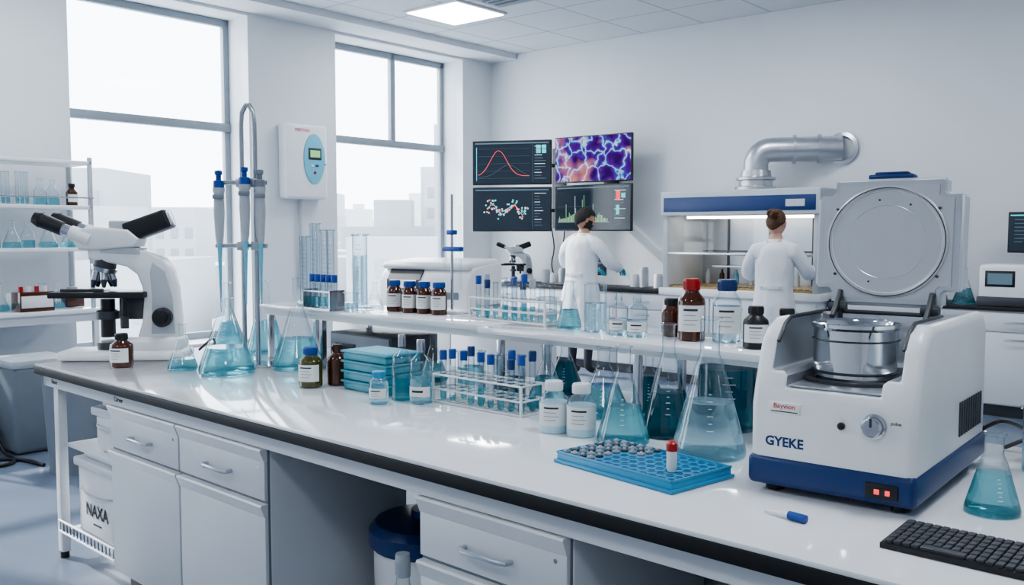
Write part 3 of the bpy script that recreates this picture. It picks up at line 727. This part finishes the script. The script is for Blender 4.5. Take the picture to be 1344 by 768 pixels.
for z in (1.76,2.29):
    b.box(1.08,1.12,-.98,-.02,z-.02,z+.02,'dark',.004); b.box(1.83,1.87,-.33,-.02,z-.02,z+.02,'dark',.004)
b.done(FK)
monitor('computer_monitor', .46, .30, FK @ T(1.78,-.38,1.17) @ RZ(14), 'pc', 'desk')
keyboard(FK @ T(1.38,-.62,.905) @ RZ(5), .42, .15)
microscope('microscope', FK @ T(.75,-.33,.9) @ Matrix.Scale(.66,4) @ RZ(55))
b = B('sample_jar_group')
for i, (x, h) in enumerate([(1.05,.14),(1.17,.1),(1.3,.16),(2.3,.12),(2.42,.2),(2.6,.13)]):
    b.lathe([(0,0),(.05,0),(.05,h),(.042,h),(.042,h+.02),(0,h+.02)],'white' if i%2 else 'lgrey',x,-.2,.9,16)
b.done(FK)
b = B('wall_cable'); b.tube([(1.0,-.03,1.55),(1.06,-.04,1.3),(1.00,-.05,1.1),(1.1,-.05,.92)],.008,'black',6,smooth=2); b.tube([(1.2,-.03,1.55),(1.18,-.05,1.25),(1.26,-.05,1.05),(1.2,-.05,.92)],.008,'black',6,smooth=2); b.done(FK)

# ------------------------------------------------------------------ fume hood and duct
b = B('fume_hood'); x0, x1, y0, y1 = 3.03, 4.62, -.82, -.06
b.box(x0,x1,y0,y1,.1,.88,'cab'); b.box(x0+.03,x1-.03,y0+.05,y1,0,.1,'dark'); b.box(x0-.03,x1+.03,y0-.03,y1,.88,.95,'white',.006)
for k in range(3): w=(x1-x0)/3; b.box(x0+k*w+.01,x0+(k+1)*w-.01,y0-.015,y0,.12,.86,'cab',.004); handle(b,x0+(k+.5)*w,.78,y0-.015)
b.box(x0,x0+.05,y0,y1,.95,1.86,'lgrey',.004); b.box(x1-.05,x1,y0,y1,.95,1.86,'lgrey',.004); b.box(x0,x1,y1-.04,y1,.95,1.86,'alu')
b.box(x0-.02,x1+.02,y0-.03,y1,1.66,1.90,'lgrey',.012,3); b.box(x0+.02,x1-.02,y0-.036,y0-.03,1.70,1.84,'navy',.003); b.box(x1-.30,x1-.12,y0-.039,y0-.035,1.735,1.80,'lgrey')
b.box(x0+.05,x1-.05,y0+.04,y1-.04,.95,.975,'brass')
for k in range(24): b.box(x0+.08+k*.06,x0+.10+k*.06,y0+.02,y0+.09,.975,.98,'dark')
b.box(x0+.15,x1-.15,y0+.2,y0+.3,1.635,1.66,'hoodlamp')
b.box(x0+.05,x1-.05,y0+.012,y0+.018,1.30,1.66,'pane'); b.box(x0+.05,x1-.05,y0+.004,y0+.026,1.28,1.305,'steel',.003)
for x in (x0+.35, x0+.8, x0+1.25): b.box(x-.008,x+.008,y1-.06,y1-.04,.98,1.64,'dark')
b.box(x0+.06,x1-.06,y1-.06,y1-.04,1.30,1.315,'dark'); b.box(x0+.3,x0+.7,y1-.3,y1-.1,1.15,1.165,'steel')
for k in range(7): b.lathe([(0,0),(.025,0),(.025,.10),(.012,.12),(.012,.15),(0,.15)],['lgrey','amber','ltblue'][k%3],x0+.2+k*.16,y1-.2,.975,12)
b.done(FK)
b = B('exhaust_duct'); c = FK.inverted()
P0 = c @ V(2.38,9.02,1.9); E = c @ V(2.38,9.02,2.30); W1 = c @ V(3.17,8.86,2.27); W1.y = -.03
b.lathe([(.20,0),(.20,.04),(.16,.05),(.16,.10),(.19,.11),(.19,.13),(.15,.14),(.14,.2)],'duct',P0.x,P0.y,1.90,32)
pts = [V(P0.x,P0.y,2.05), V(P0.x,P0.y,2.16)]
E.z = 2.3; W1.z = 2.3; d2 = (W1-E).normalized()
for k in range(0,7):
    a = R(15*k); pts.append(V(P0.x,P0.y,2.16)+d2*(.14*(1-math.cos(a)))+V(0,0,.14*math.sin(a)))
pts += [pts[-1]+d2*.2]; W1.z = pts[-1].z; pts += [W1]
b.tube(pts,.118,'duct',28)
b.lax([(.122,0),(.140,0),(.140,.03),(.122,.03)],pts[9],W1,'duct',28); b.lax([(.122,-.22),(.140,-.22),(.140,-.19),(.122,-.19)],W1,W1+d2,'duct',28)
b.lax([(.12,.025),(.155,.025),(.155,.0),(.12,-.01)],V(W1.x,-.03,W1.z),V(W1.x,1,W1.z),'duct',32)
b.done(FK)

# ------------------------------------------------------------------ right-hand rear items
def fk(x, y): v = FK @ V(x, y, 0); return v.x, v.y
for x, yy, r, h, f in [(5.52,-.40,.075,.32,.3),(5.74,-.48,.09,.30,.45),(5.36,-.22,.06,.36,.2)]:
    X, Y = fk(x, yy); erlen('erlenmeyer_flask', X, Y, .9, r, h, f)
for x, yy, cc in [(5.36,-.52,'white'),(5.45,-.55,'ltblue'),(5.27,-.50,'white'),(5.58,-.58,'white')]:
    X, Y = fk(x, yy); bottle('plastic_bottle', X, Y, .9, .035, .15, 'white', cc)
b = B('analyzer'); b.box(-.25,.25,-.2,.2,.02,.34,'white',.03,3); b.box(-.26,.26,-.21,.21,0,.08,'dark',.01); b.box(-.2,.02,-.204,-.198,.16,.29,'black',.004); b.box(-.18,0,-.207,-.203,.18,.27,'eD'); b.lax([(.03,0),(.03,.02),(0,.02)],(.14,-.2,.22),(.14,-1,.22),'grey'); b.done(FK @ T(6.13,-.42,.9))
monitor('computer_monitor', .50, .34, FK @ T(6.26,-.25,1.50), 'text')
b = B('monitor_arm'); b.box(6.22,6.30,-.225,-.0,1.43,1.53,'dark',.005); b.done(FK)

# ------------------------------------------------------------------ wall controller on the window pier
b = B('wall_controller'); b.box(-.26,.26,-.15,0,-.38,.38,'white',.035,4)
b.lathe([(0,.0),(.13,.0),(.13,.012),(.12,.016),(0,.016)],'ltblue',X=T(.08,-.15,.03) @ RX(90),seg=40,sy=1.95)
b.box(.00,.16,-.172,-.165,.02,.14,'dark',.004); b.box(.02,.14,-.175,-.17,.045,.115,'eG'); b.box(.03,.06,-.172,-.166,-.05,-.03,'white'); b.box(.09,.12,-.172,-.166,-.05,-.03,'navy'); b.sph((.08,-.168,-.11),.015,'red')
b.text('MERTON',.045,'redink',T(-.06,-.152,.31)); b.tube([(-.02,-.05,-.38),(-.02,-.03,-1.3)],.018,'lgrey',10); b.sph((.22,-.15,-.02),.012,'cyan')
b.done(FW @ T(-2.98,-.001,2.22))

# ------------------------------------------------------------------ left counter and shelving
b = B('side_counter'); X0, X1 = -9.0, -5.36
b.box(X0,X1,-.62,-.02,.865,.9,'top',.004); b.box(X0,X1,-.6,-.55,.80,.865,'cab'); b.box(X0,X1,-.06,-.02,.0,.865,'cab')
for x in (X1-.04,-7.2,X0+.04): b.box(x-.02,x+.02,-.6,-.56,0,.865,'white')
b.done(FW)
b = B('storage_shelf'); SX0, SX1 = -7.0, -5.38
for x in (SX0,SX1-.03):
    for y in (-.56,-.18): b.box(x,x+.03,y,y+.03,.9,2.09,'lgrey',.004)
for z in (1.38,1.71,2.06): b.box(SX0,SX1,-.56,-.15,z-.03,z,'white',.004)
b.tube([(SX0,-.57,1.77),(SX1,-.57,1.77)],.006,'steel',6)
b.done(FW)
b = B('shelf_glassware')
for z, items in ((1.711,'abtttgga'),(1.381,'ffgfgff'),(.901,'ggfwgfr')):
    x = -6.35 if z > 1 else -6.3
    for c in items:
        y = -.38+random.uniform(-.06,.06)
        if c == 'a' or c == 'b': b.lathe([(0,0),(.045,0),(.045,.11),(.02,.14),(.02,.155)],'amber',x,y,z,16); b.lathe([(.026,.145),(.026,.175),(0,.178)],'black',x,y,z,12); b.lathe([(.0465,.03),(.0465,.09)],'label',x,y,z,10,a0=-150,a1=-30)
        if c == 't':
            for k in range(3): ttube(b, x-.03+k*.035, y, z+.01, .014, .24, None, .2)
            b.box(x-.055,x+.055,y-.03,y+.03,z+.06,z+.068,'white')
        if c == 'g': prof=[(0,.002),(.05,0),(.05,.11),(.022,.15),(.022,.2)]; vessel(b,prof,.06,'teal',x,y,z,16)
        if c == 'f': prof=[(0,.002),(.07,0),(.072,.02),(.02,.15),(.02,.21)]; vessel(b,prof,.045,'teal',x,y,z,18)
        if c in 'wr': b.box(x-.07,x+.07,y-.06,y+.06,z,z+.13,'white' if c=='w' else 'amber',.006); b.lathe([(.04,.13),(.04,.16),(0,.16)],'lgrey',x,y,z,12)
        x += .125 if z > 1.5 else .14
b.done(FW)
b = B('storage_crate'); b.box(-.13,.13,-.07,.07,0,.15,'amber',.004); b.box(-.12,.12,-.073,-.068,.03,.12,'label',.002)
for k in range(4): b.lathe([(.018,.15),(.018,.19),(0,.19)],'white' if k%2 else 'red',-.09+k*.06,0,0,10)
b.done(FW @ T(-5.85,-.53,.9) @ RZ(4))
b = B('waste_bin'); b.lathe([(0,0),(.17,0),(.20,.62),(.215,.62),(.215,.66),(.19,.68),(0,.70)],'grey',seg=32); b.done(T(-2.75,5.75,0))
b = B('waste_bin'); b.box(-.2,.2,-.2,.2,0,.6,'grey',.04,3); b.box(-.21,.21,-.21,.21,.58,.64,'lgrey',.02); b.done(T(-3.35,6.35,0) @ RZ(50))
b = B('floor_cable'); b.tube([(-3.6,6.3,.3),(-3.45,6.1,.02),(-3.2,5.9,.012),(-3.3,5.7,.012),(-3.6,5.8,.012),(-3.3,6.0,.012),(-3.0,5.8,.012)],.012,'black',8,smooth=3); b.done()
B('floor_power_box').box(-3.95,-3.6,6.0,6.25,0,.22,'dark',.01).done()

# ------------------------------------------------------------------ people
def hand_bm(sgn, mat, b, X):
    vs = [(0,-.04,0),(0,.01,0),(0,.045,-.002)]; es = [(0,1),(1,2)]; rs = [(.030,.026),(.030,.019),(.034,.014)]
    for i, (fx, ln) in enumerate([(.028,.072),(.010,.080),(-.009,.074),(-.026,.058)]):
        k = len(vs); x = fx*sgn
        vs += [(x,.085,-.004),(x*1.05,.085+ln*.40,-.014),(x*1.05,.085+ln*.68,-.032),(x*1.02,.085+ln*.86,-.050)]
        rs += [.0095,.0088,.0082,.0070]; es += [(2,k),(k,k+1),(k+1,k+2),(k+2,k+3)]
    k = len(vs); vs += [(.034*sgn,.025,-.010),(.052*sgn,.052,-.020),(.056*sgn,.078,-.030)]; rs += [.013,.010,.0085]; es += [(1,k),(k,k+1),(k+1,k+2)]
    b.add(skin_bm(vs, es, rs, 0, 1), mat, X)
def frame_along(p, d, up=V(0,0,1)):
    d = d.normalized(); z = (up-d*up.dot(d)).normalized(); x = d.cross(z)
    return Matrix(((x.x,d.x,z.x,p.x),(x.y,d.y,z.y,p.y),(x.z,d.z,z.z,p.z),(0,0,0,1)))
def wrinkle(bm, amp, zlo, zhi):
    bm.normal_update()
    for v in bm.verts:
        if zlo < v.co.z < zhi:
            p = v.co; f = mn.noise(Vector((p.x*10, p.y*10, p.z*6)))+.4*mn.noise(Vector((p.x*20, p.y*20, p.z*16)))
            v.co = v.co+v.normal*amp*f
def person(name, X, H, rel, lel, rwr, lwr, skin, hair, woman, headyaw, headpitch):
    b = B(name); k = H/1.75
    def s(*a): return (a[0]*k, a[1]*k, a[2]*k)
    sw = .160 if woman else .182
    vs = [s(0,0,.95),s(0,.0,1.10),s(0,.02,1.27),s(0,.03,1.39),s(0,.045,1.48),s(0,.06,1.57)]
    rs = [(.155,.12),(.150,.115),(.175,.125),(.14,.09),(.058,.058),(.052,.052)]
    es = [(0,1),(1,2),(2,3),(3,4),(4,5)]
    for sg, el, wr in ((1,rel,rwr),(-1,lel,lwr)):
        i = len(vs); e = Vector(el); sh = Vector(s(sw*sg,.025,1.385))
        vs += [tuple(sh), tuple(sh.lerp(e,.55)+V(.012*sg,-.008,0)), el, tuple(e.lerp(Vector(wr), .5)), wr]; rs += [.080,.070,.062,.055,.048]
        es += [(3,i),(i,i+1),(i+1,i+2),(i+2,i+3),(i+3,i+4)]
        i = len(vs); vs += [s(.09*sg,0,.86),s(.10*sg,.01,.50),s(.10*sg,-.02,.10),s(.11*sg,.12,.045)]; rs += [.095,.062,.042,.038]
        es += [(0,i),(i,i+1),(i+1,i+2),(i+2,i+3)]
    def reg(c):
        if c.z < .12*k: return 'shoe'
        if c.z < .86*k: return 'trouser'
        if c.z > 1.462*k and abs(c.x) < .066*k: return skin
        return 'coat'
    bb = skin_bm(vs, es, rs, 0, 3); wrinkle(bb, .008, .95, 1.42*k); b.add(bb, reg)
    f0 = .93 if woman else 1.0
    n = 96
    rows = [(1.468,.074,.066),(1.452,.108,.085),(1.428,.150,.105),(1.39,.180,.122),(1.33,.192,.132),(1.24,.188,.136),(1.14,.180,.134),(1.05,.180,.138),(.97,.190,.152),(.88,.205,.172),(.76,.220,.19),(.64,.232,.202),(.54,.240,.208),(.53,.232,.20),(.60,.222,.19)]
    fine = []
    for r0, r1 in zip(rows[:-3], rows[1:-2]):
        m_ = max(1, int(abs(r0[0]-r1[0])/.022))
        for q in range(m_): fine.append(tuple(r0[j]+(r1[j]-r0[j])*q/m_ for j in range(3)))
    fine += rows[-3:]
    cb = bmesh.new(); grid = []
    for (z, rx, ry) in fine:
        row = []
        for i in range(n):
            a = 2*math.pi*i/n; amp = .004+.045*max(0, min(1, (1.08-z)*1.7)); f = f0*(1+amp*math.sin(a*7+1)+amp*.4*math.sin(a*12+z*3))
            row.append(cb.verts.new((rx*f*k*math.cos(a), ry*f*k*math.sin(a)+.025*min(1,max(0,(z-1)*2)), z*k)))
        grid.append(row)
    for r0, r1 in zip(grid, grid[1:]):
        for i in range(n): cb.faces.new((r0[i], r0[(i+1)%n], r1[(i+1)%n], r1[i]))
    bmesh.ops.recalc_face_normals(cb, faces=cb.faces[:]); wrinkle(cb, .007, .62*k, 1.42*k); b.add(cb, 'coat')
    b.lathe([(1.0,1.05*k),(1.03,1.052*k),(1.03,1.083*k),(1.0,1.085*k)],'coat',0,.003,0,16,a0=-128,a1=-52,sx=.186*k*f0,sy=.146*k*f0)
    for sg in (-1,1): b.sph((.088*k*sg*f0,-.132*k*f0,1.067*k),.007,'lgrey',8)
    b.box(-.0015,.0015,.157*k*f0,.160*k*f0,1.10*k,1.40*k,'lgrey')
    for q in range(4): b.sph((.012,.160*k*f0,(1.12+.08*q)*k),.006,'lgrey',8)
    b.lathe([(.064,1.466*k),(.086,1.448*k),(.090,1.452*k),(.074,1.486*k),(.068,1.492*k),(.062,1.47*k)],'coat',0,.042*k,0,32)
    for sg, el, wr in ((1,rel,rwr),(-1,lel,lwr)):
        e = Vector(el); w = Vector(wr); d = (w-e).normalized()
        b.lax([(.046,-.05),(.049,-.02),(.050,.018),(.044,.020),(.025,.012)], w, w+d, 'coat', 22)
        hd = (d+V(0,.3,-.25)).normalized()
        hand_bm(-sg, 'glove', b, frame_along(w+d*.03, hd))
    HX = T(0,.065*k,1.632*k) @ RZ(headyaw) @ RX(headpitch) @ Matrix.Scale(k*1.06,4)
    hb = bmesh.new(); bmesh.ops.create_uvsphere(hb, u_segments=48, v_segments=36, radius=1)
    for v in hb.verts:
        x, y, z = v.co; x *= .076; y *= .095; zz = z*.115
        if zz < 0: t = -zz/.115; x *= 1-.34*t*t; y = y*(1-.22*t*t)+.012*t
        if y > 0:
            g = math.exp(-((x/.011)**2)-(((zz+.012)/.020)**2)); y += .024*g
            for sx in (-.03,.03): y -= .010*math.exp(-(((x-sx)/.014)**2)-(((zz-.008)/.012)**2))
            y += .006*math.exp(-((x/.022)**2)-(((zz+.050)/.007)**2)); y += .007*math.exp(-((x/.02)**2)-(((zz+.088)/.014)**2)); y += .004*math.exp(-((x/.05)**2)-(((zz-.028)/.008)**2))
        v.co = (x, y, zz)
    b.add(hb, skin, HX)
    for sg in (-1,1):
        b.sph((.029*sg,.0785,.007),.0100,'label',12,HX,sc=(1,1,.62)); b.sph((.029*sg,.0870,.0065),.0042,'ink',8,HX,sc=(1,.6,1))
        b.tube([(.029*sg-.012,.0845,.010),(.029*sg,.089,.0145),(.029*sg+.012,.0835,.010)],.0026,skin,6,HX)
        b.tube([(.029*sg-.017,.088,.024),(.029*sg,.095,.029),(.029*sg+.017,.088,.024)],.0028,hair,6,HX)
        b.sph((.077*sg,-.004,-.004),.030,skin,14,HX,sc=(.30,.60,1))
        b.sph((.082*sg,.0,-.002),.019,skin,10,HX,sc=(.3,.6,1))
    b.sph((0,.092,-.050),.020,skin,10,HX,sc=(1.1,.35,.28))
    # hair: one cap whose lower border follows hairline, temples and nape
    nu, nv = 72, 40; grid = []; hvs = []; hfs = []
    for j in range(nv+1):
        row = []
        for i in range(nu):
            a = 2*math.pi*i/nu; fr = math.sin(a)
            if fr > .35: low = .058+.010*math.cos(a*6)
            elif fr > -.12: low = .058+(.35-fr)/.47*(-.075 if not woman else -.050)
            else: low = (-.017 if not woman else .008)+(-.12-fr)/.88*(-.066 if not woman else -.080)
            lowang = math.acos(max(-1, min(1, low/.122)))
            th = lowang*j/nv; st = math.sin(th); ct = math.cos(th)
            strand = 1+.020*math.sin(a*23+4*ct)*st+.018*mn.noise(Vector((math.cos(a)*6, math.sin(a)*6, ct*5)))
            if woman: g = 1.0+.02*math.sin(math.atan2(ct-.2, st*fr)*18)*.5
            else: g = 1.03+.03*max(0, ct)
            edge = 1-.05*max(0, (j/nv-.9)/.1)
            x = .083*st*math.cos(a)*strand*g*edge; y = .104*st*fr*strand*g*edge-.003; z = .124*ct*strand*(1.02 if not woman else 1)
            if z < -.01: t = -z/.115; x *= 1-.28*t; y *= 1-.10*t
            row.append(len(hvs)); hvs.append((x, y, z))
            if j == 0: break
        grid.append(row)
    for j in range(nv):
        for i in range(nu):
            if j == 0: hfs.append((grid[0][0], grid[1][i], grid[1][(i+1)%nu]))
            else: hfs.append((grid[j][i], grid[j+1][i], grid[j+1][(i+1)%nu], grid[j][(i+1)%nu]))
    b.raw(hvs, hfs, hair, HX)
    if woman:
        b.sph((0,-.118,.060),.043,hair,20,HX,sc=(1.15,.8,.95))
        for q in range(6):
            b.tube([(math.cos(t)*(.040-.003*q), -.112-.007*q+.006*math.sin(t*2+q), .060+math.sin(t)*(.034-.003*q)) for t in [2*math.pi*j/14 for j in range(15)]], .0105, hair, 8, HX)
        for q in range(5): a = q*1.3; b.tube([(.03*math.cos(a), -.10, .06+.03*math.sin(a)), (.045*math.cos(a), -.13, .06+.045*math.sin(a)), (.062*math.cos(a), -.135, .06+.05*math.sin(a))], .0016, hair, 5, HX)
    else:
        hb = bmesh.new(); bmesh.ops.create_uvsphere(hb, u_segments=48, v_segments=36, radius=1)
        for v in hb.verts:
            x, y, z = v.co; x *= .080; y *= .100; zz = z*.120
            if zz < 0: t = -zz/.120; x *= 1-.30*t*t; y = y*(1-.20*t*t)+.014*t
            v.co = (x, y, zz)
        b.add(hb, lambda c: hair if (c.y > -.01 and -.125 < c.z < (-.030-.35*max(0,.055-abs(c.x)) if abs(c.x) < .06 else .0) and not (abs(c.x) < .026 and -.060 < c.z < -.038)) else None, HX)
    return b.done(X, 60)
person('man_scientist', T(.72,9.55,0) @ RZ(-40), 1.75, (.29,.10,1.17), (-.29,.08,1.16), (.22,.36,1.13), (-.12,.36,1.12), 'skin', 'hairb', False, -35, -18)
person('woman_scientist', T(2.27,7.95,0) @ RZ(-28), 1.69, (.28,.09,1.13), (-.26,.08,1.12), (.24,.34,1.16), (-.10,.36,1.14), 'skinw', 'hairr', True, -8, -12)

# ------------------------------------------------------------------ light, sky, camera
w = bpy.data.worlds.new('sky'); SC.world = w; w.use_nodes = True; nt = w.node_tree; nt.nodes.clear()
N = nt.nodes.new; L = nt.links.new
tc = N('ShaderNodeTexCoord'); sp = N('ShaderNodeSeparateXYZ'); cr = N('ShaderNodeValToRGB'); bg = N('ShaderNodeBackground'); ow = N('ShaderNodeOutputWorld')
L(tc.outputs['Generated'], sp.inputs[0]); L(sp.outputs['Z'], cr.inputs['Fac'])
cr.color_ramp.elements[0].color = (.88,.93,.98,1); cr.color_ramp.elements[1].color = (.88,.94,1,1); cr.color_ramp.elements[1].position = .5
L(cr.outputs['Color'], bg.inputs['Color']); bg.inputs['Strength'].default_value = 6.0; L(bg.outputs[0], ow.inputs[0])
for a, c in wins:
    l = bpy.data.lights.new('window_portal', 'AREA'); l.shape = 'RECTANGLE'; l.size = c-a; l.size_y = 3.15; l.cycles.is_portal = True
    o = bpy.data.objects.new('window_portal', l); COL.objects.link(o); o.matrix_world = FW @ T(-(a+c)/2, .45, 2.03) @ RX(-90)
l = bpy.data.lights.new('sun', 'SUN'); l.energy = 6; l.angle = R(1.5); l.color = (1, .97, .92)
o = bpy.data.objects.new('sun', l); COL.objects.link(o); o.rotation_euler = V(.87,-.42,-.72).to_track_quat('-Z','Y').to_euler()

cam = bpy.data.cameras.new('camera'); cam.sensor_width = 36; cam.lens = 36*1205/1344; cam.clip_end = 2000
co = bpy.data.objects.new('camera', cam); COL.objects.link(co); co.location = (0,0,1.5); co.rotation_euler = (R(90-3.75), 0, 0)
SC.camera = co
